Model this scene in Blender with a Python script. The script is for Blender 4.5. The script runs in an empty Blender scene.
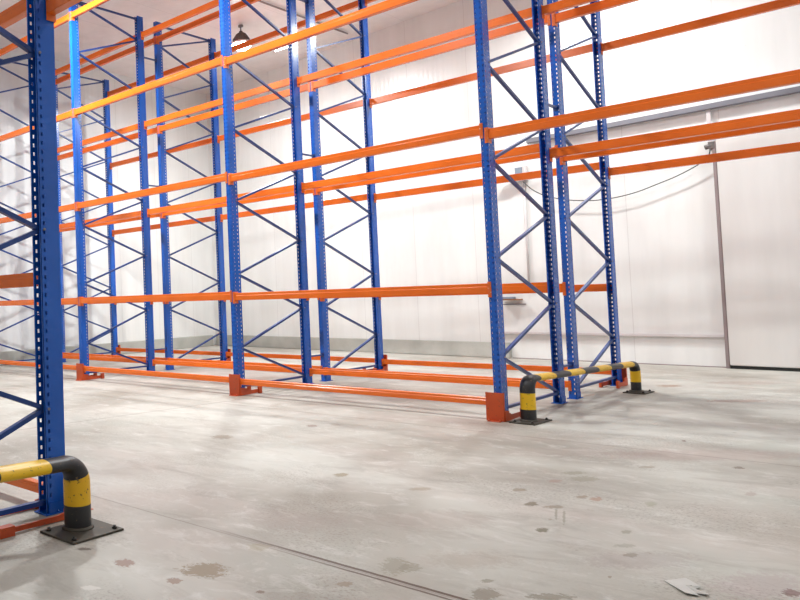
import bpy, bmesh, math, random
from mathutils import Vector, Matrix
random.seed(4)
scn = bpy.context.scene
C = scn.collection

# ------------------------------------------------------------------ materials
def lin(c):
    return tuple(((v/255)/12.92 if v/255 <= .04045 else ((v/255+.055)/1.055)**2.4) for v in c) + (1.0,)

class NT:
    def __init__(s, name):
        s.m = bpy.data.materials.new(name); s.m.use_nodes = True
        s.t = s.m.node_tree; s.n = s.t.nodes; s.l = s.t.links
        s.b = s.n['Principled BSDF']
    def new(s, typ, **kw):
        n = s.n.new(typ)
        for k, v in kw.items(): setattr(n, k, v)
        return n
    def put(s, sock, v):
        if hasattr(v, 'links'): s.l.new(v, sock)
        else: sock.default_value = v
    def math(s, op, a, b=0.0, c=0.0, clamp=False):
        n = s.new('ShaderNodeMath', operation=op); n.use_clamp = clamp
        for i, v in enumerate((a, b, c)): s.put(n.inputs[i], v)
        return n.outputs[0]
    def noise(s, vec, scale, detail=3, rough=.5, dist=0.0):
        n = s.new('ShaderNodeTexNoise'); s.l.new(vec, n.inputs['Vector'])
        n.inputs['Scale'].default_value = scale; n.inputs['Detail'].default_value = detail
        n.inputs['Roughness'].default_value = rough; n.inputs['Distortion'].default_value = dist
        return n.outputs[0]
    def ramp(s, v, lo, hi):
        n = s.new('ShaderNodeMapRange'); s.put(n.inputs[0], v); n.clamp = True
        n.inputs[1].default_value = lo; n.inputs[2].default_value = hi
        return n.outputs[0]
    def mix(s, f, a, b):
        n = s.new('ShaderNodeMix', data_type='RGBA'); s.put(n.inputs[0], f)
        s.put(n.inputs[6], a); s.put(n.inputs[7], b); return n.outputs[2]
    def coord(s, kind='Object'):
        return s.new('ShaderNodeTexCoord').outputs[kind]
    def pos(s):
        return s.new('ShaderNodeNewGeometry').outputs['Position']
    def mapping(s, vec, scale=(1,1,1), rot=(0,0,0)):
        n = s.new('ShaderNodeMapping'); s.l.new(vec, n.inputs[0])
        n.inputs['Scale'].default_value = scale; n.inputs['Rotation'].default_value = rot
        return n.outputs[0]
    def bump(s, h, strength, dist):
        n = s.new('ShaderNodeBump'); s.put(n.inputs['Height'], h)
        n.inputs['Strength'].default_value = strength; n.inputs['Distance'].default_value = dist
        s.l.new(n.outputs[0], s.b.inputs['Normal'])

def paint(name, col, col2, rough=.35, metal=0.0, wear=None, wear_amt=.7):
    t = NT(name); v = t.pos()
    c = t.mix(t.ramp(t.noise(v, 3.0, 4), .35, .7), lin(col), lin(col2))
    if wear:
        w = t.ramp(t.noise(v, 38, 5, .65), wear_amt, wear_amt+.05)
        c = t.mix(w, c, lin(wear))
    t.l.new(c, t.b.inputs['Base Color'])
    t.b.inputs['Roughness'].default_value = rough; t.b.inputs['Metallic'].default_value = metal
    return t.m

M = {}
M['blue'] = paint('blue_powder_coat', (20,92,190), (18,84,176), .25)
M['blue_shaded'] = paint('shaded_blue_paint', (20,62,132), (18,54,118), .35)  # the frame blue darkened: shade on braces and spacers put into the colour
M['orange'] = paint('orange_powder_coat', (238,114,30), (228,105,26), .25, wear=(180,92,50), wear_amt=.72)
M['orange_worn'] = paint('scuffed_orange_paint', (206,82,30), (178,68,28), .5, wear=(120,70,48), wear_amt=.62)
M['connector'] = paint('connector_orange_paint', (226,112,44), (216,100,36), .35, wear=(235,205,180), wear_amt=.62)
M['yellow'] = paint('yellow_barrier_paint', (242,196,22), (228,176,18), .4, wear=(70,56,36), wear_amt=.61)
M['black'] = paint('black_barrier_paint', (44,44,46), (34,34,36), .42, wear=(110,92,64), wear_amt=.62)
M['plate'] = paint('dirty_steel_plate', (84,80,72), (58,54,46), .6, .4, wear=(112,88,66), wear_amt=.6)
M['bolt'] = paint('dark_bolt_steel', (60,58,56), (50,48,46), .4, .8)
M['galv'] = paint('galvanised_steel', (126,126,134), (116,116,124), .55, .2)
M['trimwhite'] = paint('white_painted_metal', (216,210,210), (204,198,198), .4)
M['mauve'] = paint('grey_mauve_gasket', (150,136,136), (138,124,124), .6)
M['dark'] = paint('dark_gap_shade', (30,34,30), (24,26,24), .7)
M['cable'] = paint('grey_cable_sheath', (70,74,74), (60,64,64), .5)
M['boxgrey'] = paint('grey_blue_box_plastic', (132,144,158), (118,130,144), .45)
M['lampbody'] = paint('lamp_grey_aluminium', (120,116,114), (104,100,98), .45, .3)
M['wood'] = paint('brown_wood', (142,92,54), (120,76,42), .6)
M['paper'] = paint('creased_white_paper', (206,204,199), (184,180,176), .85, wear=(120,112,104), wear_amt=.66)

def panel_mat(name, col, axis, ribs=True, joint=1.2, off=0.0):
    """white insulated wall panel: fine vertical ribs, a joint every panel, faint grime"""
    t = NT(name); v = t.pos()
    sep = t.new('ShaderNodeSeparateXYZ'); t.l.new(v, sep.inputs[0])
    u = sep.outputs[axis]
    streak = t.noise(t.mapping(v, (2.2,2.2,.25)), 1.6, 4, .55)
    blot = t.noise(v, .9, 4, .6)
    c = t.mix(t.ramp(streak, .35, .75), lin(col), lin(tuple(x*.955 for x in col)))
    c = t.mix(t.math('MULTIPLY', t.ramp(blot, .5, .75), .35), c, lin((col[0]*.96, col[1]*.95, col[2]*.93)))
    spots = t.ramp(t.noise(t.mapping(v, (1,1,.6)), 9, 5, .6), .74, .78)
    c = t.mix(t.math('MULTIPLY', spots, .35), c, lin((150,140,126)))
    # joints between panels
    ph = t.math('FRACT', t.math('DIVIDE', t.math('ADD', u, off), joint))
    d = t.math('ABSOLUTE', t.math('SUBTRACT', ph, .5))
    jl = t.math('LESS_THAN', d, .0045)
    c = t.mix(t.math('MULTIPLY', jl, .3), c, lin((170,164,162)))
    t.l.new(c, t.b.inputs['Base Color'])
    t.b.inputs['Roughness'].default_value = .3
    rib = t.math('SINE', t.math('MULTIPLY', u, 2*math.pi/.1))
    wav = t.math('ADD', t.math('MULTIPLY', rib, .5 if ribs else 0.05), t.math('MULTIPLY', t.noise(t.mapping(v, (1,1,.15)), 3, 2), 1.2))
    h = t.math('SUBTRACT', wav, t.math('MULTIPLY', jl, 1.5))
    t.bump(h, .5, .0016)
    return t.m
M['wall'] = panel_mat('white_panel_wall', (234,235,233), 0)
M['wall_side'] = panel_mat('white_panel_side_wall', (236,237,235), 1)
M['ceil'] = panel_mat('pale_panel_ceiling', (243,235,233), 0, True, 1.2)
M['doorpanel'] = panel_mat('white_door_skin', (228,226,223), 0, False, 40, 20)
M['kerb'] = paint('painted_concrete_kerb', (184,184,177), (168,168,161), .7, wear=(172,168,158), wear_amt=.6)

def floor_mat():
    t = NT('worn_concrete_floor'); v = t.pos()
    sep = t.new('ShaderNodeSeparateXYZ'); t.l.new(v, sep.inputs[0]); X, Y = sep.outputs[0], sep.outputs[1]
    big = t.noise(v, .55, 5, .55, .4)
    c = t.mix(t.ramp(big, .40, .60), lin((191,189,181)), lin((157,151,141)))
    pink = t.noise(t.mapping(v, (.5,1.1,1), (0,0,.15)), .9, 4, .5)
    c = t.mix(t.math('MULTIPLY', t.ramp(pink, .5, .72), .5), c, lin((180,163,156)))
    green = t.noise(t.mapping(v, (.6,1.0,1), (0,0,-.2)), 1.3, 4, .5, .3)
    c = t.mix(t.math('MULTIPLY', t.ramp(green, .55, .75), .45), c, lin((170,176,168)))
    # grey bands and speckle
    sc = t.noise(t.mapping(v, (.9,2.1,1), (0,0,.2)), 1.7, 7, .72, .8)
    c = t.mix(t.math('MULTIPLY', t.ramp(sc, .5, .68), .5), c, lin((142,134,125)))
    lt = t.noise(t.mapping(v, (1.2,1.9,1), (0,0,-.1)), 3.4, 7, .75, .6)
    c = t.mix(t.math('MULTIPLY', t.ramp(lt, .52, .68), .6), c, lin((208,206,201)))
    sp = t.noise(v, 60, 4, .7)
    reg = t.ramp(t.noise(v, 1.1, 3), .48, .62)
    c = t.mix(t.math('MULTIPLY', t.math('MULTIPLY', t.ramp(sp, .5, .66), reg), .7), c, lin((128,118,108)))
    chip = t.math('MULTIPLY', t.ramp(t.noise(t.mapping(v, (1,1.6,1)), 7.5, 5, .6, .3), .68, .72), t.ramp(t.noise(v, .8, 2), .48, .55))
    c = t.mix(t.math('MULTIPLY', chip, .7), c, lin((146,132,112)))
    # stains and painted beam-shadow bands that stand where the photograph has them: x, y, rx, ry, rotation, strength, colour
    wob = t.noise(t.mapping(v, (1,1.8,1), (0,0,.5)), 16, 5, .7)
    wob2 = t.noise(v, 55, 4, .7)
    wobs = t.math('ADD', t.math('MULTIPLY', t.math('SUBTRACT', wob, .5), 1.7), t.math('MULTIPLY', t.math('SUBTRACT', wob2, .5), 1.8))
    def patch(c, x, y, m00, m01, m10, m11, amt, col, edge=.25):
        dx = t.math('SUBTRACT', X, x); dy = t.math('SUBTRACT', Y, y)
        a = t.math('MULTIPLY_ADD', dx, m00, t.math('MULTIPLY', dy, m01))
        b = t.math('MULTIPLY_ADD', dx, m10, t.math('MULTIPLY', dy, m11))
        r = t.math('ADD', t.math('SQRT', t.math('MULTIPLY_ADD', a, a, t.math('MULTIPLY', b, b))), wobs)
        f = t.math('SUBTRACT', 1.0, t.ramp(r, 1-edge, 1.0))
        return t.mix(t.math('MULTIPLY', f, min(.9, amt*1.12)), c, lin(col))
    for p in PATCHES: c = patch(c, *p)
    # expansion joints
    jw = t.noise(v, 9, 3)
    def joint(c, coord, at, hw, lo=None, other=None, amt=.8):
        d = t.math('ABSOLUTE', t.math('SUBTRACT', t.math('ADD', coord, t.math('MULTIPLY', t.math('SUBTRACT', jw, .5), .012)), at))
        f = t.math('LESS_THAN', d, hw)
        if lo is not None: f = t.math('MULTIPLY', f, t.ramp(other, lo[0], lo[1]))
        return t.mix(t.math('MULTIPLY', f, amt), c, lin((78,56,40))), f
    c, f1 = joint(c, Y, -4.222, .011, (.2,.8), X, .95)
    c, f1b = joint(c, Y, -4.264, .008, (.5,1.1), X, .85)
    c, f2 = joint(c, Y, -4.243, .006, None, None, .35)
    c, f3 = joint(c, t.math('SUBTRACT', X, t.math('MULTIPLY', Y, .108)), -2.795, .012, None, None, .4)
    c, f4 = joint(c, Y, -.62, .012, None, None, .3)
    t.l.new(c, t.b.inputs['Base Color'])
    rgh = t.math('ADD', .38, t.math('MULTIPLY', t.noise(v, 2.2, 4), .3)); t.l.new(rgh, t.b.inputs['Roughness'])
    h = t.math('SUBTRACT', t.math('MULTIPLY', t.noise(v, 30, 5), .35), t.math('ADD', f1, f1b))
    t.bump(h, .35, .006)
    return t.m
# stains and painted beam-shadow bands on the floor: place, inverse half-axes, strength, colour
PATCHES = [
 (-0.24, -4.753, 2.21, 2.86, 2.36, -2.42, 0.45, (120, 104, 90), 0.6),
 (-0.507, -4.759, 3.45, 4.84, 3.04, -3.14, 0.4, (110, 92, 78), 0.6),
 (-2.989, -0.102, 2.93, 2.44, 1.83, -2.5, 0.5, (128, 104, 88), 0.6),
 (-6.344, 0.125, 1.97, 2.49, 1.24, -1.92, 0.45, (128, 104, 88), 0.6),
 (0.119, -0.107, 3.5, 1.38, 2.94, -3.61, 0.5, (124, 108, 96), 0.6),
 (0.404, 2.678, 4.52, 1.15, 2.7, -3.77, 0.4, (124, 112, 100), 0.6),
 (-0.153, -0.041, 1.87, 0.8, 2.18, -2.72, 0.3, (150, 128, 120), 0.6),
 (0.138, 1.228, 5.06, 1.66, 3.5, -4.57, 0.45, (120, 112, 104), 0.6),
 (-0.514, -4.191, 1.81, 2.06, 2.5, -2.65, 0.25, (150, 132, 120), 0.6),
 (0.503, -3.786, 1.76, 1.24, 3.14, -3.27, 0.2, (150, 132, 122), 0.6),
 (1.398, -3.771, 3.8, 1.67, 5.44, -5.47, 0.3, (146, 128, 112), 0.6),
 (-0.638, -1.747, 1.19, 0.77, 1.82, -2.15, 0.25, (150, 136, 122), 0.6),
 (0.645, -4.702, 6.93, 6.32, 7.17, -7.07, 0.85, (138, 122, 98)),
 (0.639, -4.893, 20.59, 20.22, 17.33, -18.06, 0.75, (142, 116, 98)),
 (0.321, -4.9, 12.86, 14.51, 13.6, -13.23, 0.75, (140, 108, 92)),
 (1.204, -4.072, 14.06, 7.68, 6.31, -6.31, 0.5, (126, 122, 102)),
 (1.262, -4.049, 16.8, 8.84, 11.49, -11.49, 0.5, (126, 122, 102)),
 (1.166, -4.409, 26.83, 16.65, 21.28, -21.28, 0.6, (134, 118, 96)),
 (0.972, -4.728, 38.46, 30.77, 46.15, -43.08, 0.7, (116, 92, 74)),
 (0.622, -4.289, 13.85, 10.87, 12.22, -11.92, 0.35, (150, 138, 104)),
 (0.101, -2.753, 16.63, 10.52, 11.88, -12.89, 0.7, (140, 126, 96)),
 (1.077, -2.384, 22.6, 8.47, 14.12, -15.54, 0.6, (134, 118, 96)),
 (1.242, -2.652, 27.66, 10.13, 13.69, -14.79, 0.8, (120, 108, 88)),
 (1.459, -3.101, 28.91, 10.35, 17.13, -18.56, 0.8, (112, 106, 84)),
 (1.352, -2.632, 18.4, 6.13, 19.63, -20.12, 0.6, (134, 118, 96)),
 (1.407, -2.765, 130.07, 43.91, 5.56, -6.67, 0.5, (126, 122, 102)),
 (1.455, -2.795, 130.71, 43.14, 4.27, -5.13, 0.5, (126, 122, 102)),
 (1.158, -1.717, 13.42, 4.18, 13.42, -14.69, 0.5, (126, 122, 102)),
 (1.26, -1.844, 11.32, 3.48, 8.59, -9.41, 0.5, (126, 122, 102)),
 (1.388, -2.311, 32.37, 10.14, 17.16, -18.72, 0.6, (134, 118, 96)),
 (1.457, -2.306, 28.74, 8.62, 14.94, -15.52, 0.6, (160, 120, 96)),
 (1.148, -2.017, 22.22, 7.64, 14.81, -15.74, 0.5, (150, 118, 106)),
 (1.555, -3.969, 36.18, 15.62, 32.89, -31.25, 0.6, (126, 122, 102)),
 (1.607, -4.112, 16.2, 6.89, 10.11, -9.88, 0.6, (118, 108, 90)),
 (1.792, -3.966, 10.86, 3.79, 18.05, -17.79, 0.6, (118, 112, 94)),
 (0.647, -2.751, 13.16, 6.58, 17.54, -19.01, 0.45, (150, 132, 104)),
 (1.434, -1.235, 20.02, 4.84, 16.28, -18.04, 0.5, (134, 118, 96)),
 (1.849, -0.901, 33.29, 5.61, 16.82, -18.22, 0.7, (112, 96, 84)),
 (2.024, -1.626, 33.56, 5.1, 13.42, -13.96, 0.5, (160, 142, 134)),
 (1.696, -2.222, 35.46, 8.79, 13.18, -14.43, 0.5, (140, 138, 112)),
 (1.75, -2.863, 40.1, 10.42, 19.79, -20.83, 0.5, (126, 122, 102)),
 (1.806, -3.101, 19.62, 5.38, 25.32, -25.32, 0.35, (126, 122, 102)),
 (1.863, -3.216, 32.01, 8.69, 21.03, -22.86, 0.6, (126, 122, 102)),
 (2.405, -3.286, 29.35, 3.85, 18.38, -17.79, 0.8, (108, 76, 68)),
 (0.034, -4.909, 14.13, 17.67, 31.3, -32.31, 0.7, (84, 74, 66)),
 (0.444, -5.202, 13.6, 16.71, 25.64, -25.64, 0.5, (214, 210, 204)),
 (-1.139, -1.271, 15.37, 10.42, 8.86, -10.94, 0.6, (118, 92, 78)),
 (-1.003, -1.089, 18.81, 12.2, 9.49, -11.86, 0.4, (134, 118, 96)),
 (-1.408, -2.219, 7.36, 6.34, 6.15, -7.36, 0.5, (128, 112, 92)),
 (0.452, 3.621, 7.95, 1.81, 4.31, -6.35, 0.6, (150, 116, 92)),
 (1.246, 2.601, 3.8, 0.64, 5.06, -6.81, 0.5, (150, 116, 104)),
 (1.386, -0.082, 65.09, 13.99, 13.38, -15.82, 0.7, (110, 88, 80)),
 (1.02, 4.374, 2.47, 0.4, 2.66, -3.98, 0.3, (160, 128, 116)),
 (1.883, -3.574, 134.62, 38.46, 38.46, -46.15, 0.6, (134, 118, 96)),
 (1.586, -0.593, 1.66, 0.33, 3.26, -3.71, 0.28, (160, 130, 124)),  # faint pinkish band: overhead beam shadow painted into the floor colour
 (0.865, -1.085, 2.19, 0.73, 3.66, -4.18, 0.25, (150, 130, 120)),  # same painted beam shadow, further left
 (1.909, -3.262, 4.56, 1.16, 6.23, -6.23, 0.25, (140, 120, 120)),
 (2.311, -3.266, 6.66, 1.01, 4.86, -4.79, 0.3, (158, 132, 136)),
 (1.027, -3.282, 3.14, 1.5, 3.85, -4.0, 0.25, (160, 142, 134)),
 (-1.175, -3.707, 1.52, 1.77, 2.12, -2.34, 0.2, (160, 140, 130)),
]
M['floor'] = floor_mat()
def emit_mat(name, col, s):
    t = NT(name); t.b.inputs['Emission Color'].default_value = (*col, 1); t.b.inputs['Emission Strength'].default_value = s
    t.b.inputs['Base Color'].default_value = (.9,.9,.9,1); return t.m
M['lens'] = emit_mat('lit_lamp_lens', (1,.98,.96), 30)

# ------------------------------------------------------------------ mesh helpers
def obj(name, bm, mat, parent=None, smooth=False):
    me = bpy.data.meshes.new(name)
    bmesh.ops.recalc_face_normals(bm, faces=bm.faces); bm.to_mesh(me); bm.free()
    for m in (mat if isinstance(mat, (list, tuple)) else [mat]): me.materials.append(m)
    if smooth:
        for p in me.polygons: p.use_smooth = True
    o = bpy.data.objects.new(name, me); C.objects.link(o)
    if parent: o.parent = parent
    return o
def inst(src, name, parent=None, loc=None, rotz=None):
    o = src.copy(); o.name = name; C.objects.link(o); o.parent = parent
    if loc is not None: o.location = loc
    if rotz is not None: o.rotation_euler = (0,0,rotz)
    return o
def thing(name, label, cat, loc=(0,0,0), rotz=0, group=None):
    o = bpy.data.objects.new(name, None); C.objects.link(o); o.empty_display_size = .1
    o.location = loc; o.rotation_euler = (0,0,rotz); o['label'] = label; o['category'] = cat
    if group: o['group'] = group
    return o
def tag(o, label, cat, group=None):
    o['label'] = label; o['category'] = cat
    if group: o['group'] = group
    return o
def box(bm, x0, x1, y0, y1, z0, z1, bevel=0.0, mi=0):
    vs = [bm.verts.new((x,y,z)) for z in (z0,z1) for x,y in ((x0,y0),(x1,y0),(x1,y1),(x0,y1))]
    fs = [bm.faces.new([vs[i] for i in f]) for f in ((3,2,1,0),(4,5,6,7),(0,1,5,4),(1,2,6,5),(2,3,7,6),(3,0,4,7))]
    for f in fs: f.material_index = mi
    if bevel:
        es = list({e for f in fs for e in f.edges})
        bmesh.ops.bevel(bm, geom=es, offset=bevel, segments=2, affect='EDGES', profile=.5)
def bar(bm, a, b, wx, wn, ax=Vector((1,0,0))):
    """box bar from a to b; wx = size along ax, wn = size across"""
    a, b = Vector(a), Vector(b); t = (b-a).normalized(); n = t.cross(ax).normalized(); x = n.cross(t).normalized()
    v = [bm.verts.new(p + x*sx*wx/2 + n*sn*wn/2) for p in (a,b) for sx,sn in ((-1,-1),(1,-1),(1,1),(-1,1))]
    for f in ((3,2,1,0),(4,5,6,7),(0,1,5,4),(1,2,6,5),(2,3,7,6),(3,0,4,7)): bm.faces.new([v[i] for i in f])
def sweep(bm, pts, rads, seg=20, cap=True, mats=None):
    """round tube along pts; rads = (vertical-ish radius along up, side radius) per point"""
    rings = []; prev = None
    for i, p in enumerate(pts):
        p = Vector(p)
        t = (Vector(pts[min(i+1,len(pts)-1)])-Vector(pts[max(i-1,0)])).normalized()
        if prev is None:
            n = Vector((1,0,0)) - t*t.x
            if n.length < .1: n = Vector((0,0,1)) - t*t.z
        else: n = prev - t*prev.dot(t)
        n.normalize(); prev = n; b = t.cross(n)
        ra, rb = rads[i] if isinstance(rads, (list,tuple)) and isinstance(rads[0], (list,tuple)) else (rads, rads)
        rings.append([bm.verts.new(p + n*ra*math.cos(2*math.pi*k/seg) + b*rb*math.sin(2*math.pi*k/seg)) for k in range(seg)])
    for i in range(len(rings)-1):
        for k in range(seg):
            f = bm.faces.new((rings[i][k], rings[i][(k+1)%seg], rings[i+1][(k+1)%seg], rings[i+1][k])); f.smooth = True
            if mats: f.material_index = mats[i]
    if cap:
        for r, mi in ((rings[0], 0), (rings[-1], -1)):
            f = bm.faces.new(r)
            if mats: f.material_index = mats[mi]
def lathe(bm, prof, seg=32, c=(0,0)):
    rings = [[bm.verts.new((c[0]+r*math.cos(2*math.pi*k/seg), c[1]+r*math.sin(2*math.pi*k/seg), z)) for k in range(seg)] for r, z in prof]
    for i in range(len(rings)-1):
        for k in range(seg):
            bm.faces.new((rings[i][k], rings[i][(k+1)%seg], rings[i+1][(k+1)%seg], rings[i+1][k])).smooth = True
    bm.faces.new(rings[0]); bm.faces.new(rings[-1])

# ------------------------------------------------------------------ geometry constants
B = 3.1; W = .066; DP = .137; D = 1.565; G = .3114; H = 6.09
LV = {'0': .172, '1': 1.224, '2': 2.71, '3': 4.19, '4': 5.772}
Y_LINES = {'aisle': 0.0, 'inner_front': D, 'inner_rear': D+G, 'wall': 2*D+G}

# ------------------------------------------------------------------ perforated upright
def perforated(bm, org, du, dn, width, height, cols, hw, hh, pitch, t):
    """plate of thickness t with rectangular holes; org corner, du width direction, dn thickness direction"""
    org, du, dn = Vector(org), Vector(du), Vector(dn)
    us = [0]; holes_u = []
    for c in cols: holes_u.append(len(us)); us += [c-hw/2, c+hw/2]
    us.append(width)
    zs = [0]; n = int((height-.04)/pitch); holes_z = []
    for k in range(n):
        zc = .05 + k*pitch
        if zc+hh/2 > height-.01: break
        holes_z.append(len(zs)); zs += [zc-hh/2, zc+hh/2]
    zs.append(height)
    hu = set(holes_u); hz = set(holes_z)
    hole = lambda i, j: i in hu and j in hz          # cell i between us[i], us[i+1]
    vo = [[bm.verts.new(org+du*u+Vector((0,0,z))) for z in zs] for u in us]
    vi = [[bm.verts.new(org+du*u+dn*t+Vector((0,0,z))) for z in zs] for u in us]
    for i in range(len(us)-1):
        for j in range(len(zs)-1):
            if hole(i, j):
                q = ((i,j),(i+1,j),(i+1,j+1),(i,j+1))
                for k in range(4):
                    a, b = q[k], q[(k+1)%4]
                    bm.faces.new((vo[a[0]][a[1]], vo[b[0]][b[1]], vi[b[0]][b[1]], vi[a[0]][a[1]]))
            else:
                bm.faces.new((vo[i][j], vo[i+1][j], vo[i+1][j+1], vo[i][j+1]))
                bm.faces.new((vi[i][j+1], vi[i+1][j+1], vi[i+1][j], vi[i][j]))
    nu, nz = len(us)-1, len(zs)-1
    for j in range(nz):
        bm.faces.new((vo[0][j], vo[0][j+1], vi[0][j+1], vi[0][j])); bm.faces.new((vo[nu][j+1], vo[nu][j], vi[nu][j], vi[nu][j+1]))
    for i in range(nu):
        bm.faces.new((vo[i+1][0], vo[i][0], vi[i][0], vi[i+1][0])); bm.faces.new((vo[i][nz], vo[i+1][nz], vi[i+1][nz], vi[i][nz]))
def upright_bm(w, d, h, s=1.0, fcols=(.2,.8)):
    """C section, web at y=0 facing -y, open towards +y"""
    bm = bmesh.new(); t = .0045*s
    z0 = .008
    perforated(bm, (-w/2,0,z0), (1,0,0), (0,1,0), w, h-z0, [w*.17, w*.83], .012*s, .022*s, .05*s, t)
    for sx in (-1, 1):
        perforated(bm, (sx*w/2,t,z0), (0,1,0), (-sx,0,0), d-t, h-z0, [(d-t)*c for c in fcols], .014*s, .021*s, .05*s, t)
        x = sx*w/2
        box(bm, min(x,x-sx*.010*s), max(x,x-sx*.010*s), d-t, d, z0, h)
    return bm
def foot_bm(w, d):
    bm = bmesh.new()
    box(bm, -w/2-.02, w/2+.02, -.02, d+.02, 0, .008, .002)
    for sx in (-1,1):
        lathe(bm, [(.005,.008),(.005,.016),(.003,.017),(.003,.024)], 8, (sx*(w/2+.0142), d*.5))
    # small shoe welded round the column foot
    box(bm, -w/2-.008, -w/2-.001, .01, d-.01, .008, .07)
    box(bm, w/2+.001, w/2+.008, .01, d-.01, .008, .07)
    return bm

def make_frame(name, w, d, depth, h, outer0, inner0, pitch, mirror, s=1.0, fcols=(.2,.8)):
    """outer upright at y=0 (web outward), inner at y=depth. mirror swaps which side has the low brace node"""
    t = thing(name, 'x', 'rack frame')
    u = obj('post', upright_bm(w, d, h, s, fcols), M['blue'], t)
    inst(u, 'post', t, (0,depth,0), math.pi)
    f = obj('base_plate', foot_bm(w, d), M['blue'], t); f['label'] = 'flat bolted blue foot plate'
    inst(f, 'base_plate', t, (0,depth,0), math.pi)
    ya, yb = d*.8, depth-d*.8
    nodes = []
    z, side = inner0, 1
    k = 0
    zt = h-.05
    while True:
        zz = (inner0 if k % 2 == 0 else outer0) + (k//2)*pitch
        if zz > zt: break
        nodes.append((k % 2 == 0, zz)); k += 1
    nodes.append((not nodes[-1][0], zt))
    def P(inner, z):
        inner = inner != mirror
        return (0, yb if inner else ya, z)
    segs = [((0,ya,inner0-.012),(0,yb,inner0-.012))]
    for a, b in zip(nodes[:-1], nodes[1:]):
        segs.append((P(*a), P(b[0], b[1])))
    segs.append(((0,ya,zt),(0,yb,zt)))
    for i, (a, b) in enumerate(segs):
        bm = bmesh.new(); a, b = Vector(a), Vector(b)
        # C-channel brace: back and two lips
        dirn = (b-a).normalized(); n = dirn.cross(Vector((1,0,0))).normalized()
        a2 = a + dirn*.012; b2 = b - dirn*.012
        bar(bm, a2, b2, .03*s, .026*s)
        o = obj('brace', bm, M['blue_shaded'], t)
    # bolts at the nodes
    for inner, z in nodes[1:-1]:
        y = P(inner, z)[1]
        bm = bmesh.new()
        sweep(bm, [(-w/2-.006, y, z), (w/2+.006, y, z)], .008*s, 8)
        o = obj('brace_bolt', bm, M['galv'], t)
    return t
def copy_thing(src, loc, label, rotz=None, group=None, name=None):
    r = src.copy(); C.objects.link(r); r.location = loc
    if rotz is not None: r.rotation_euler = (0,0,rotz)
    r['label'] = label
    if group: r['group'] = group
    for ch in list(src.children):
        c = ch.copy(); C.objects.link(c); c.parent = r
        for g in ch.children:
            e = g.copy(); C.objects.link(e); e.parent = c
    return r

# ---- frames of the double row
frameA = make_frame('rack_upright', W, DP, D, H, .58, .12, .925, False)
frameB = make_frame('rack_upright', W, DP, D, H, .58, .12, .925, True)
bay_word = {0: 'at the aisle end of the far double row, beside the barrier rail',
            1: 'second from the aisle end of the far double row',
            2: 'third from the aisle end of the far double row',
            3: 'last at the left end of the far double row'}
FG = 'blue upright frames of the far double row'
flab = {
 (0,0): 'blue perforated rack frame at the right end of the far row, on the aisle side',
 (1,0): 'blue rack frame second from the right end of the far row, aisle side',
 (2,0): 'blue rack frame third from the right end of the far row, aisle side',
 (3,0): 'blue rack frame at the left end of the far row, aisle side, behind foreground post',
 (0,1): 'blue perforated rack frame at the right end of the far row, on the wall side',
 (1,1): 'blue rack frame second from the right end of the far row, wall side',
 (2,1): 'blue rack frame third from the right end of the far row, wall side',
 (3,1): 'blue rack frame at the left end of the far row, wall side, nearest left wall',
 (-1,0): 'blue rack frame beyond the cross aisle on the aisle side, carrying bridging beams',
 (-1,1): 'blue rack frame beyond the cross aisle on the wall side, carrying bridging beams'}
first = {}
for k in (0,1,2,3,-1):
    for r, src in ((0, frameA), (1, frameB)):
        loc = (-B*k, 0 if r == 0 else D+G, 0)
        if r not in first:
            first[r] = 1; src.location = loc; src['label'] = flab[(k,r)]; src['group'] = FG
        else: copy_thing(src, loc, flab[(k,r)], group=FG)

# ---- near row frame
XN, YN = -.615, -4.557; NS = 1.0
WN, DN = .085, .137
nearF = make_frame('rack_upright', WN, DN, D, H, .605, .078, 1.045, True, 1.05, (.8,))
nearF.location = (XN, YN-D, 0); nearF.rotation_euler = (0, math.radians(.4), 0)
nearF['label'] = 'blue perforated rack frame large in the left foreground, behind the near barrier'
nearF['group'] = 'blue upright frames of the near row'
copy_thing(nearF, (XN-B, YN-D, 0), 'blue rack frame of the near row, one bay left of the foreground post', group='blue upright frames of the near row').rotation_euler = (0,0,0)
copy_thing(nearF, (3.14, YN-D, 0), 'blue rack frame of the near row across the cross aisle, right of the camera', group='blue upright frames of the near row').rotation_euler = (0,0,0)

# ------------------------------------------------------------------ beams
def beam_bm(L, h, dep):
    """box beam of two nested channels, shallow seam along the face; y from -dep/2 to dep/2, centred in x"""
    bm = bmesh.new(); a = dep/2; g = .004
    prof = [(-a+.003,-h/2),(a-.003,-h/2),(a,-h/2+.003),(a,h*.12),(a-g,h*.12+.004),(a-g,h/2-.003),(a-g-.003,h/2),
            (-a+g+.003,h/2),(-a+g,h/2-.003),(-a+g,h*.12+.004),(-a,h*.12),(-a,-h/2+.003)]
    r0 = [bm.verts.new((-L/2,y,z)) for y,z in prof]; r1 = [bm.verts.new((L/2,y,z)) for y,z in prof]
    n = len(prof)
    for i in range(n): bm.faces.new((r0[i], r0[(i+1)%n], r1[(i+1)%n], r1[i]))
    bm.faces.new(r0); bm.faces.new(r1)
    return bm
def conn_bm(side, w, ch):
    """end connector: plate across the upright's face and a flange the beam is welded to. origin at upright edge, side=+1: beam goes +x"""
    bm = bmesh.new(); s = side
    def bx(x0, x1, *r): box(bm, min(x0*s,x1*s), max(x0*s,x1*s), *r)
    bx(-w*.42, .004, -.0065, -.0015, -ch/2, ch/2, .0008)      # on the face of the upright
    bx(.0005, .005, -.0015, .062, -ch/2, ch/2, .0008)         # flange along its side
    for z in (-.3,0,.3):                                       # hook rivets
        sweep(bm, [(-w*.2*s, -.0062, z*ch), (-w*.2*s, -.0095, z*ch)], .007, 8)
    return bm
protos = {}
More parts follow.
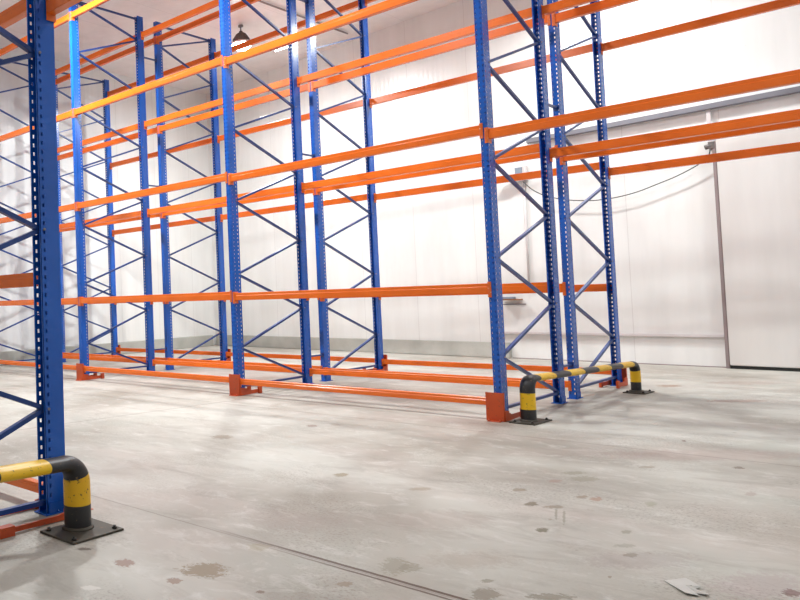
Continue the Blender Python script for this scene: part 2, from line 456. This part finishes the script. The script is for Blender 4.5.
def beam_proto(L, h, w, key):
    if key in protos: return protos[key]
    b = obj('rack_beam', beam_bm(L-.012, h, .062), M['orange'])
    ch = max(h*1.55, .11)
    e1 = obj('beam_connector', conn_bm(1, w, ch), M['connector'], b); e1.location = (-L/2, -.0305, -.012)
    e2 = obj('beam_connector', conn_bm(-1, w, ch), M['connector'], b); e2.location = (L/2, -.0305, -.012)
    protos[key] = [b, False]
    return protos[key]
def place_beam(key, L, h, w, xc, yline, front, z, label, group):
    p = beam_proto(L, h, w, key)
    y = yline + .0305 if front else yline - .0305
    if not p[1]: o = p[0]; p[1] = True
    else:
        o = p[0].copy(); C.objects.link(o)
        for ch in p[0].children:
            c = ch.copy(); C.objects.link(c); c.parent = o
    o.location = (xc, y, z); o.rotation_euler = (0,0,0 if front else math.pi)
    tag(o, label, 'rack beam', group); o['kind'] = 'thing'
    return o
lev_word = {'0': 'floor', '1': 'first level', '2': 'second level', '3': 'third level', '4': 'top'}
line_word = {'aisle': 'along the aisle', 'inner_front': 'behind the aisle line', 'inner_rear': 'before the wall line', 'wall': 'along the wall side'}
bay_w = {0: 'right bay', 1: 'middle bay', 2: 'left bay'}
for lv in '01234':
    for line, yl in Y_LINES.items():
        fr = line in ('aisle', 'inner_rear')
        for bay in range(3):
            h = .07 if lv == '0' else .093
            z = LV[lv]
            if bay and line == 'aisle': z += {'0': .012, '1': .018, '2': .025, '3': .03, '4': .008}[lv]
            if bay and line == 'inner_front' and lv == '3': z += .03
            if bay == 0 and line == 'wall': z -= {'0': .012, '1': .035, '2': .02, '3': .02, '4': 0}[lv]
            if bay == 0 and line == 'inner_rear' and lv in '01': z -= .02
            place_beam('g' if lv == '0' else 'b', B-W-.002, h, W, -B*(bay+.5), yl, fr, z,
                       f'orange {lev_word[lv]} beam {line_word[line]}, {bay_w[bay]} of far row', f'orange {lev_word[lv]} beams of the far double row')
for lv, z, wd in (('2', 2.63, 'lower'), ('3', 4.17, 'upper')):
    for line, yl in Y_LINES.items():
        fr = line in ('aisle', 'inner_rear')
        dz = {'aisle': .03, 'inner_front': 0, 'inner_rear': 0, 'wall': -.03}[line]
        place_beam('b', B-W-.002, .093, W, B*.5, yl, fr, z+dz,
                   f'orange {wd} beam bridging the cross aisle, {line_word[line]} of far row', 'orange bridging beams over the cross aisle')
# near row beams (its back line)
Ln = B-WN-.03
def near_x(z): return XN + z*math.tan(math.radians(.4))
for z, h, wd in ((1.365, .085, 'first-level'), (3.065, .085, 'second-level'), (.105, .06, 'floor-level')):
    place_beam('n'+wd, Ln+0.0, h, WN, near_x(z)-B/2, YN, False, z, f'orange {wd} beam running left from the foreground post in the near row', 'orange beams of the near row')
Lb = 3.14-XN-WN-.045
place_beam('nb', Lb, .1, WN, (near_x(2.985)+3.14)/2-.004, YN, False, 2.985, 'orange overhead beam running right from the foreground post across the top left corner', 'orange beams of the near row')

# ------------------------------------------------------------------ row spacers
def spacer_bm(g):
    bm = bmesh.new()
    bar(bm, (0,.012,0), (0,g-.012,0), .03, .02)
    for y in (.001, g-.007): box(bm, -.028, .028, y, y+.006, -.03, .03)
    return bm
sp = obj('row_spacer', spacer_bm(G), M['blue_shaded'])
z_sp = {'low': .37, 'middle': 2.0, 'high': 3.18}
fk = {0: 'right end', 1: 'second', 2: 'third', 3: 'left end'}
i = 0
for k in range(4):
    for hw, z in (('low', .37), ('high', 3.18), ('topmost', 5.4)):
        o = sp if i == 0 else sp.copy()
        if i: C.objects.link(o)
        i += 1
        o.location = (-B*k, D, z)
        tag(o, f'{hw} short blue spacer joining the two back-to-back frames, {fk[k]} pair of the far row', 'row spacer', 'blue spacers between the back-to-back frames')

# ------------------------------------------------------------------ column guards
def guard(name, label, loc, rotz, tilt=0, group='orange column guards on the floor', src=None):
    if src: return copy_thing(src, loc, label, rotz, group)
    t = thing(name, label, 'column guard', loc, rotz, group)
    bm = bmesh.new()
    h = .262; w = .078
    box(bm, -w, w, -.036, -.030, .004, h, .001)
    for sx in (-1,1):
        x0, x1 = sorted((sx*w, sx*(w-.006)))
        # side wing, lower towards the back
        v = [(-.030,.004),(-.030,h),(-.007,h),(-.007,.10),(.085,.09),(.085,.004)]
        a = [bm.verts.new((x0,y,z)) for y,z in v]; b = [bm.verts.new((x1,y,z)) for y,z in v]
        bm.faces.new(a); bm.faces.new(b[::-1])
        for i in range(6): bm.faces.new((a[i],a[(i+1)%6],b[(i+1)%6],b[i]))
    obj('guard_plate', bm, M['orange_worn'], t)
    for sx in (-1,1):
        bm = bmesh.new()
        x0, x1 = sorted((sx*(w+.001), sx*(w+.007)))
        v = [(-.02,.004),(-.02,.09),(.085,.07),(.12,.055),(.33,.055),(.33,.012),(.12,.004)]
        a = [bm.verts.new((x0,y,z)) for y,z in v]; b = [bm.verts.new((x1,y,z)) for y,z in v]
        bm.faces.new(a); bm.faces.new(b[::-1])
        for i in range(len(v)): bm.faces.new((a[i],a[(i+1)%len(v)],b[(i+1)%len(v)],b[i]))
        x2, x3 = sorted((sx*(w-.004), sx*(w+.024)))
        box(bm, x2, x3, .325, .385, 0, .086, .002)
        obj('guard_arm', bm, M['orange_worn'], t)
    bm = bmesh.new(); box(bm, -w+.02, w-.02, -.075, -.037, 0, .005, .001)
    for sx in (-1,1): lathe(bm, [(.01,.005),(.01,.013),(.005,.014),(.005,.022)], 8, (sx*.05, -.056))
    obj('floor_flange', bm, M['orange_worn'], t)
    return t
GD = 'orange column guards round the far row posts'
yg = 2*D+G
g0 = guard('post_guard', 'scuffed orange column guard beside the black and yellow barrier leg, far row', (-.018,0,0), 0, group=GD)
for k, lab in ((1, 'scuffed orange column guard at the second aisle-side post of the far row'),
               (2, 'scuffed orange column guard at the third aisle-side post of the far row'),
               (3, 'scuffed orange column guard at the left end aisle-side post, far row')):
    guard('', lab, (-B*k,0,0), 0, src=g0, group=GD)
for k, lab in ((0, 'orange column guard behind the wall-side end post near the far barrier leg'),
               (1, 'orange column guard behind the second wall-side post of the far row'),
               (2, 'orange column guard behind the third wall-side post of the far row'),
               (3, 'orange column guard behind the left end wall-side post of the far row')):
    guard('', lab, (-B*k,yg,0), math.pi, src=g0, group=GD)
guard('', 'scuffed orange column guard in the left foreground behind the near barrier leg', (XN+.02,YN+.012,0), math.pi, src=g0, group=GD)
ng = [o for o in C.objects if o.get('label','').startswith('scuffed orange column guard in the left foreground')][0]
ng['group'] = 'near row column guards'; ng.scale = (1.9,1.5,.62); ng.location.x += .012

# ------------------------------------------------------------------ barriers
def barrier(label, p0, p1, zr, zr1, stripes, rz=.042, rs=.057, rs1=.057, yel=(.115,.26), R=.1, plate0=None, plate1=None):
    """hoop guard: leg at p0, leg at p1, rail between; stripes = list of path fractions where the colour flips"""
    ang = math.atan2(-(p1[0]-p0[0]), p1[1]-p0[1]); L = math.hypot(p1[0]-p0[0], p1[1]-p0[1])
    t = thing('safety_barrier', label, 'barrier', (p0[0],p0[1],0), ang, 'black and yellow floor barriers')
    z0 = .013
    zt = zr
    pts = []; rad = []
    N = 24
    for i in range(N): pts.append((0,0,z0+(zt-R-z0)*i/N)); rad.append((rs,rs))
    for i in range(13):
        a = math.pi/2*i/12; pts.append((0, R-R*math.cos(a), zt-R+R*math.sin(a))); k = i/12; rad.append((rs, rs*(1-k)+rz*k))
    M_ = max(40, int(L/.03))
    for i in range(1, M_): k = i/M_; pts.append((0, R+(L-2*R)*k, zt+(zr1-zt)*k)); rad.append((rs+(rs1-rs)*k, rz))
    zt = zr1
    for i in range(13):
        a = math.pi/2*(1-i/12); pts.append((0, L-R+R*math.cos(a), zt-R+R*math.sin(a))); k = i/12; rad.append((rs1, rz*(1-k)+rs1*k))
    for i in range(1, N+1): pts.append((0,L,zt-R-(zt-R-z0)*i/N)); rad.append((rs1,rs1))
    # colour by place: legs by height, rail by distance along it
    mats = []
    for a, b in zip(pts[:-1], pts[1:]):
        y = (a[1]+b[1])/2; z = (a[2]+b[2])/2
        if y < .005 or y > L-.005:
            mats.append(0 if yel[0] < z < yel[1] else 1)
        else:
            c = 1
            if y > stripes[0] and y < L-stripes[0]:
                n = stripes[1]; k = int((y-stripes[0])/(L-2*stripes[0])*n); c = 0 if k % 2 == 0 else 1
            mats.append(c)
    bm = bmesh.new(); sweep(bm, pts, rad, 28, True, mats)
    obj('hoop', bm, [M['yellow'], M['black']], t)
    for y, pr in ((0, plate0), (L, plate1)):
        bm = bmesh.new(); x0, x1, y0, y1 = pr
        box(bm, x0, x1, y+y0, y+y1, 0, .012, .002)
        pl = obj('base_plate', bm, M['plate'], t)
        for bx_ in (x0+.035, x1-.035):
            for by in (y+y0+.035, y+y1-.035):
                bm = bmesh.new(); lathe(bm, [(.014,.012),(.014,.02),(.008,.021),(.008,.029)], 6, (bx_, by))
                obj('anchor_bolt', bm, M['bolt'], pl)
        bm = bmesh.new(); lathe(bm, [(rs+.014,.0122),(rs+.006,.018),(rs+.002,.026)], 28, (0,y))
        obj('weld_ring', bm, M['plate'], pl)
    return t
barrier('yellow and black hoop barrier along the end of the far double row', (.212,.115), (.34,2.80), .385, .325, (.16,7),
        rz=.032, rs=.063, rs1=.05, plate0=(-.1,.12,-.17,.19), plate1=(-.09,.13,-.14,.14))
barrier('large worn yellow and black barrier in the left foreground with dirty base plate', (-.235,-7.35), (-.235,-4.735), .43, .364, (.2,7),
        rz=.038, rs=.073, rs1=.073, yel=(.135,.285), plate0=(-.2,.2,-.2,.2), plate1=(-.1,.19,-.18,.16))

# ------------------------------------------------------------------ room
XL, XR, YF, ZC = -9.95, 6.0, -10.5, 6.55
def yb(x): return 6.3 + (x-.54)*(7.4-6.3)/(-10.0-.54)
def struct(name, bm, mat, parent=None):
    o = obj(name, bm, mat, parent)
    if not parent: o['kind'] = 'structure'
    return o
bm = bmesh.new(); box(bm, XL-.2, XR+.2, YF-.2, 7.9, -.15, 0); struct('floor', bm, M['floor'])
bm = bmesh.new(); box(bm, XL-.2, XR+.2, YF-.2, 7.9, ZC, ZC+.15); struct('ceiling', bm, M['ceil'])
bm = bmesh.new(); box(bm, XL-.15, XL, YF-.15, 7.9, 0, ZC); struct('wall_left', bm, M['wall_side'])
bm = bmesh.new(); box(bm, XR, XR+.15, YF-.15, 7.9, 0, ZC); struct('wall_right', bm, M['wall_side'])
bm = bmesh.new(); box(bm, XL, XR, YF-.15, YF, 0, ZC); struct('wall_front', bm, M['wall'])
def slab(bm, x0, x1, o0, o1, z0, z1, bev=0):
    """slab along the back wall, standing out from it by o0..o1"""
    vs = [bm.verts.new((x, yb(x)-o, z)) for z in (z0,z1) for x,o in ((x0,o1),(x1,o1),(x1,o0),(x0,o0))]
    fs = [bm.faces.new([vs[i] for i in f]) for f in ((3,2,1,0),(4,5,6,7),(0,1,5,4),(1,2,6,5),(2,3,7,6),(3,0,4,7))]
    if bev: bmesh.ops.bevel(bm, geom=list({e for f in fs for e in f.edges}), offset=bev, segments=2, affect='EDGES')
bm = bmesh.new(); slab(bm, XL, XR, -.2, 0, 0, ZC); struct('wall_back', bm, M['wall'])
bm = bmesh.new(); slab(bm, XL+.11, -2.45, .001, .1, 0, .27, .012); struct('baseboard_back', bm, M['kerb'])
bm = bmesh.new(); box(bm, XL+.001, XL+.1, YF, 7.2, 0, .27, .012); struct('baseboard_left', bm, M['kerb'])
bm = bmesh.new(); slab(bm, -2.7, .515, .002, .05, .42, .462, .008); struct('trim_1', bm, M['trimwhite'])
bm = bmesh.new(); slab(bm, -2.44, .51, .002, .012, 0.0, .012); struct('trim_2', bm, M['mauve'])
# sliding cold-store door
bm = bmesh.new(); slab(bm, .57, 3.4, .03, .13, .045, 3.35, .01); dr = struct('door_1', bm, M['doorpanel'])
bm = bmesh.new(); slab(bm, .57, 3.4, .035, .12, .0, .04); struct('bottom_gap_shade', bm, M['dark'], dr)  # dark strip standing in for the shade in the gap under the door
bm = bmesh.new(); slab(bm, .522, .566, .002, .11, 0, 3.2, .006); struct('trim_3', bm, M['mauve'])
bm = bmesh.new(); slab(bm, -1.98, 3.6, .04, .12, 3.665, 3.745, .008); tr = struct('trim_4', bm, M['galv'])
tr['label'] = 'galvanised overhead sliding door rail'
# hanger at the door's leading edge
hg = thing('door_hanger', 'white vertical door hanger with grey roller below the sliding rail', 'door hanger', (.50, yb(.50)-.03, 3.1))
bm = bmesh.new(); box(bm, -.025, .025, -.05, -.03, .1, .60, .004); obj('hanger_bar', bm, M['trimwhite'], hg)
bm = bmesh.new(); sweep(bm, [(-.06,-.06,.03),(.02,-.06,.05)], .035, 14); box(bm, -.02, .05, -.09, 0.025, 0, .1, .004); obj('roller', bm, M['lampbody'], hg)
# drooping cable
pts = [(-2.07,3.03),(-2.02,2.97),(-1.9,2.85),(-1.70,2.727),(-1.37,2.62),(-1.1,2.575),(-.92,2.562),(-.656,2.575),(-.4,2.62),(-.139,2.70),(.1,2.78),(.345,2.895),(.47,2.99),(.5,3.09)]
def smooth(ps, n=4):
    out = []
    for i in range(len(ps)-1):
        p0 = ps[max(i-1,0)]; p1 = ps[i]; p2 = ps[i+1]; p3 = ps[min(i+2,len(ps)-1)]
        for k in range(n):
            t = k/n
            out.append(tuple(.5*((2*b)+(c-a)*t+(2*a-5*b+4*c-d)*t*t+(-a+3*b-3*c+d)*t**3) for a,b,c,d in zip(p0,p1,p2,p3)))
    return out+[ps[-1]]
bm = bmesh.new(); sweep(bm, [(x, yb(x)-.11, z) for x, z in smooth(pts)], .008, 8)
tag(obj('cable', bm, M['cable']), 'thin dark cable drooping across the white back wall below the rail', 'cable')
# junction box, conduit and shelf at the far end of the rail
jb = thing('junction_box', 'small grey box on the back wall under the left end of the rail', 'junction box', (-2.12, yb(-2.12)-.03, 3.08))
bm = bmesh.new(); box(bm, -.06, .05, -.12, -.002, 0, .2, .006); obj('box_body', bm, M['boxgrey'], jb)
bm = bmesh.new(); box(bm, .051, .11, -.10, -.002, -.02, .22, .004); obj('box_cover', bm, M['trimwhite'], jb)
bm = bmesh.new(); box(bm, -.28, -.062, -.14, -.002, .0, .035, .006); obj('bracket', bm, M['lampbody'], jb)
bm = bmesh.new(); sweep(bm, [(-2.09, yb(-2.09)-.03, 3.05), (-2.09, yb(-2.09)-.03, 1.15)], .018, 12)
tag(obj('conduit_pipe', bm, M['trimwhite']), 'white vertical conduit on the back wall below the small grey box', 'pipe')
sh = thing('wall_shelf', 'small brown wooden wall shelf behind the end post at first beam height', 'shelf', (-2.35, yb(-2.35), .98))
bm = bmesh.new(); box(bm, -.22, .13, -.16, -.001, .03, .05, .003); obj('shelf_board', bm, M['wood'], sh)
bm = bmesh.new(); box(bm, -.2, .18, -.03, -.001, -.05, -.035, .002); obj('shelf_rail', bm, M['galv'], sh)
bm = bmesh.new(); box(bm, -.24, .02, -.13, -.02, .0, .04, .006)
b2 = obj('control_box', bm, M['boxgrey']); b2.location = (-2.35, yb(-2.35), 1.031); tag(b2, 'flat blue-grey box lying on the small wooden wall shelf', 'box')

# paper scrap on the floor
def onf(u): return u
bm = bmesh.new()
pp = [(2.045,-3.475),(2.10,-3.395),(2.165,-3.475),(2.15,-3.50),(2.205,-3.535),(2.195,-3.555),(2.165,-3.545),(2.18,-3.575),(2.14,-3.59)]
nx = []
top = [bm.verts.new((x,y,.006+.008*((i*7)%3)/2)) for i,(x,y) in enumerate(pp)]
bot = [bm.verts.new((v.co.x, v.co.y, v.co.z-.002)) for v in top]
ct = bm.verts.new((2.12,-3.5,.014)); cb = bm.verts.new((2.12,-3.5,.012))
n = len(pp)
for i in range(n):
    j = (i+1)%n
    bm.faces.new((top[i],top[j],ct)); bm.faces.new((bot[j],bot[i],cb)); bm.faces.new((top[j],top[i],bot[i],bot[j]))
o = obj('paper_scrap', bm, M['paper']); tag(o, 'creased white paper scrap lying on the concrete floor at bottom right', 'paper')
o.location.z = -.003

# ceiling conduits and lamps
bm = bmesh.new(); sweep(bm, [(-5.2,-3.0,ZC-.03),(-5.2,6.4,ZC-.03)], .016, 8)
tag(obj('ceiling_conduit', bm, M['mauve']), 'thin pinkish conduit running along the ceiling right of the round lamp', 'conduit')
def lamp(label, loc, src=None):
    if src: return copy_thing(src, loc, label, group='round high bay lamps under the ceiling')
    t = thing('high_bay_lamp', label, 'ceiling lamp', loc, 0, 'round high bay lamps under the ceiling')
    bm = bmesh.new(); lathe(bm, [(.05,.4),(.05,.37),(.012,.36),(.012,.29),(.035,.28),(.035,.25)], 16)
    obj('mount', bm, M['lampbody'], t)
    bm = bmesh.new(); lathe(bm, [(.05,.25),(.07,.24),(.09,.2),(.12,.17),(.14,.1),(.14,.075)], 24)
    for k in range(20):
        a = 2*math.pi*k/20; ca, sa = math.cos(a), math.sin(a)
        v = [(.06,.245),(.1,.22),(.165,.12),(.17,.07),(.13,.07),(.08,.2)]
        th = .003
        A = [bm.verts.new((r*ca-th*sa, r*sa+th*ca, z)) for r,z in v]; Bv = [bm.verts.new((r*ca+th*sa, r*sa-th*ca, z)) for r,z in v]
        bm.faces.new(A); bm.faces.new(Bv[::-1])
        for i in range(6): bm.faces.new((A[i],A[(i+1)%6],Bv[(i+1)%6],Bv[i]))
    obj('heat_sink', bm, M['lampbody'], t)
    bm = bmesh.new(); lathe(bm, [(.145,.07),(.19,.06),(.2,.03),(.195,.02)], 32); obj('housing', bm, M['trimwhite'], t)
    bm = bmesh.new(); lathe(bm, [(.185,.018),(.18,-.02),(.14,-.06),(.08,-.085),(.03,-.092)], 32); obj('lens', bm, M['lens'], t)
    return t
LZ = ZC-.43
LAMPS = [(-6.17,4.2),(-1.0,4.6),(3.8,3.8),(-5.7,-1.0),(-2.4,-1.15),(3.2,-2.2),(-5.0,-7.8),(0.5,-8.0),(4.8,-8.0)]
names = ['lit round high bay lamp hanging from the ceiling behind the second frame',
 'round high bay lamp above the wall side of the right bay', 'round high bay lamp above the sliding door',
 'round high bay lamp over the left end of the main aisle', 'round high bay lamp over the middle of the main aisle', 'round high bay lamp over the main and cross aisle crossing',
 'round high bay lamp behind the near row, left', 'round high bay lamp behind the near row, middle', 'round high bay lamp behind the near row, right']
l0 = lamp(names[0], (LAMPS[0][0], LAMPS[0][1], LZ))
for i, (x, y) in enumerate(LAMPS[1:], 1): lamp(names[i], (x, y, LZ), l0)
POW = [280, 185, 115, 340, 190, 62, 12, 12, 18]
tl = thing('batten_lamp', 'lit white batten lamp on the ceiling beyond the round lamp', 'ceiling lamp', (-6.42,5.93,ZC-.08))
bm = bmesh.new(); box(bm, -.24, .24, -.03, .03, .02, .08, .004); obj('lamp_base', bm, M['trimwhite'], tl)
bm = bmesh.new(); sweep(bm, [(-.23,0,.008),(.23,0,.008)], .012, 12); obj('tube', bm, M['lens'], tl)
roots = [o for o in C.objects if o.name.startswith('high_bay_lamp')]
for i, r in enumerate(roots):
    L = bpy.data.lights.new('lamp_light', 'AREA'); L.shape = 'DISK'; L.size = .34; L.energy = POW[i]*LK if (LK:=1.0) else 0
    L.color = (.965, 1.0, .995); L.spread = math.radians(178)
    o = bpy.data.objects.new('lamp_light', L); C.objects.link(o); o.parent = r; o.location = (0,0,-.11)

w = bpy.data.worlds.new('World'); scn.world = w; w.use_nodes = True
w.node_tree.nodes['Background'].inputs[0].default_value = (.8,.85,.9,1); w.node_tree.nodes['Background'].inputs[1].default_value = .3

# ------------------------------------------------------------------ camera
f, pitch, roll, yaw = 742.4384, .0391, .0324, .876
cam = bpy.data.cameras.new('camera'); co = bpy.data.objects.new('camera', cam); C.objects.link(co)
fw = Vector((-math.sin(yaw)*math.cos(pitch), math.cos(yaw)*math.cos(pitch), math.sin(pitch)))
rt = Vector((math.cos(yaw), math.sin(yaw), 0)); up = rt.cross(fw)
r2 = math.cos(roll)*rt - math.sin(roll)*up; u2 = math.sin(roll)*rt + math.cos(roll)*up
mt = Matrix((r2, u2, -fw)).transposed().to_4x4(); mt.translation = Vector((2.9662,-7.1925,1.2164))
co.matrix_world = mt
cam.sensor_width = 36; cam.lens = f/800*36
cam.shift_x = (400-100)/800; cam.shift_y = -(300-272.5742)/800
cam.clip_start = .05; cam.clip_end = 60
scn.camera = co
scn.view_settings.view_transform = 'Standard'; scn.view_settings.look = 'None'; scn.view_settings.gamma = 1
scn.view_settings.exposure = -0.05
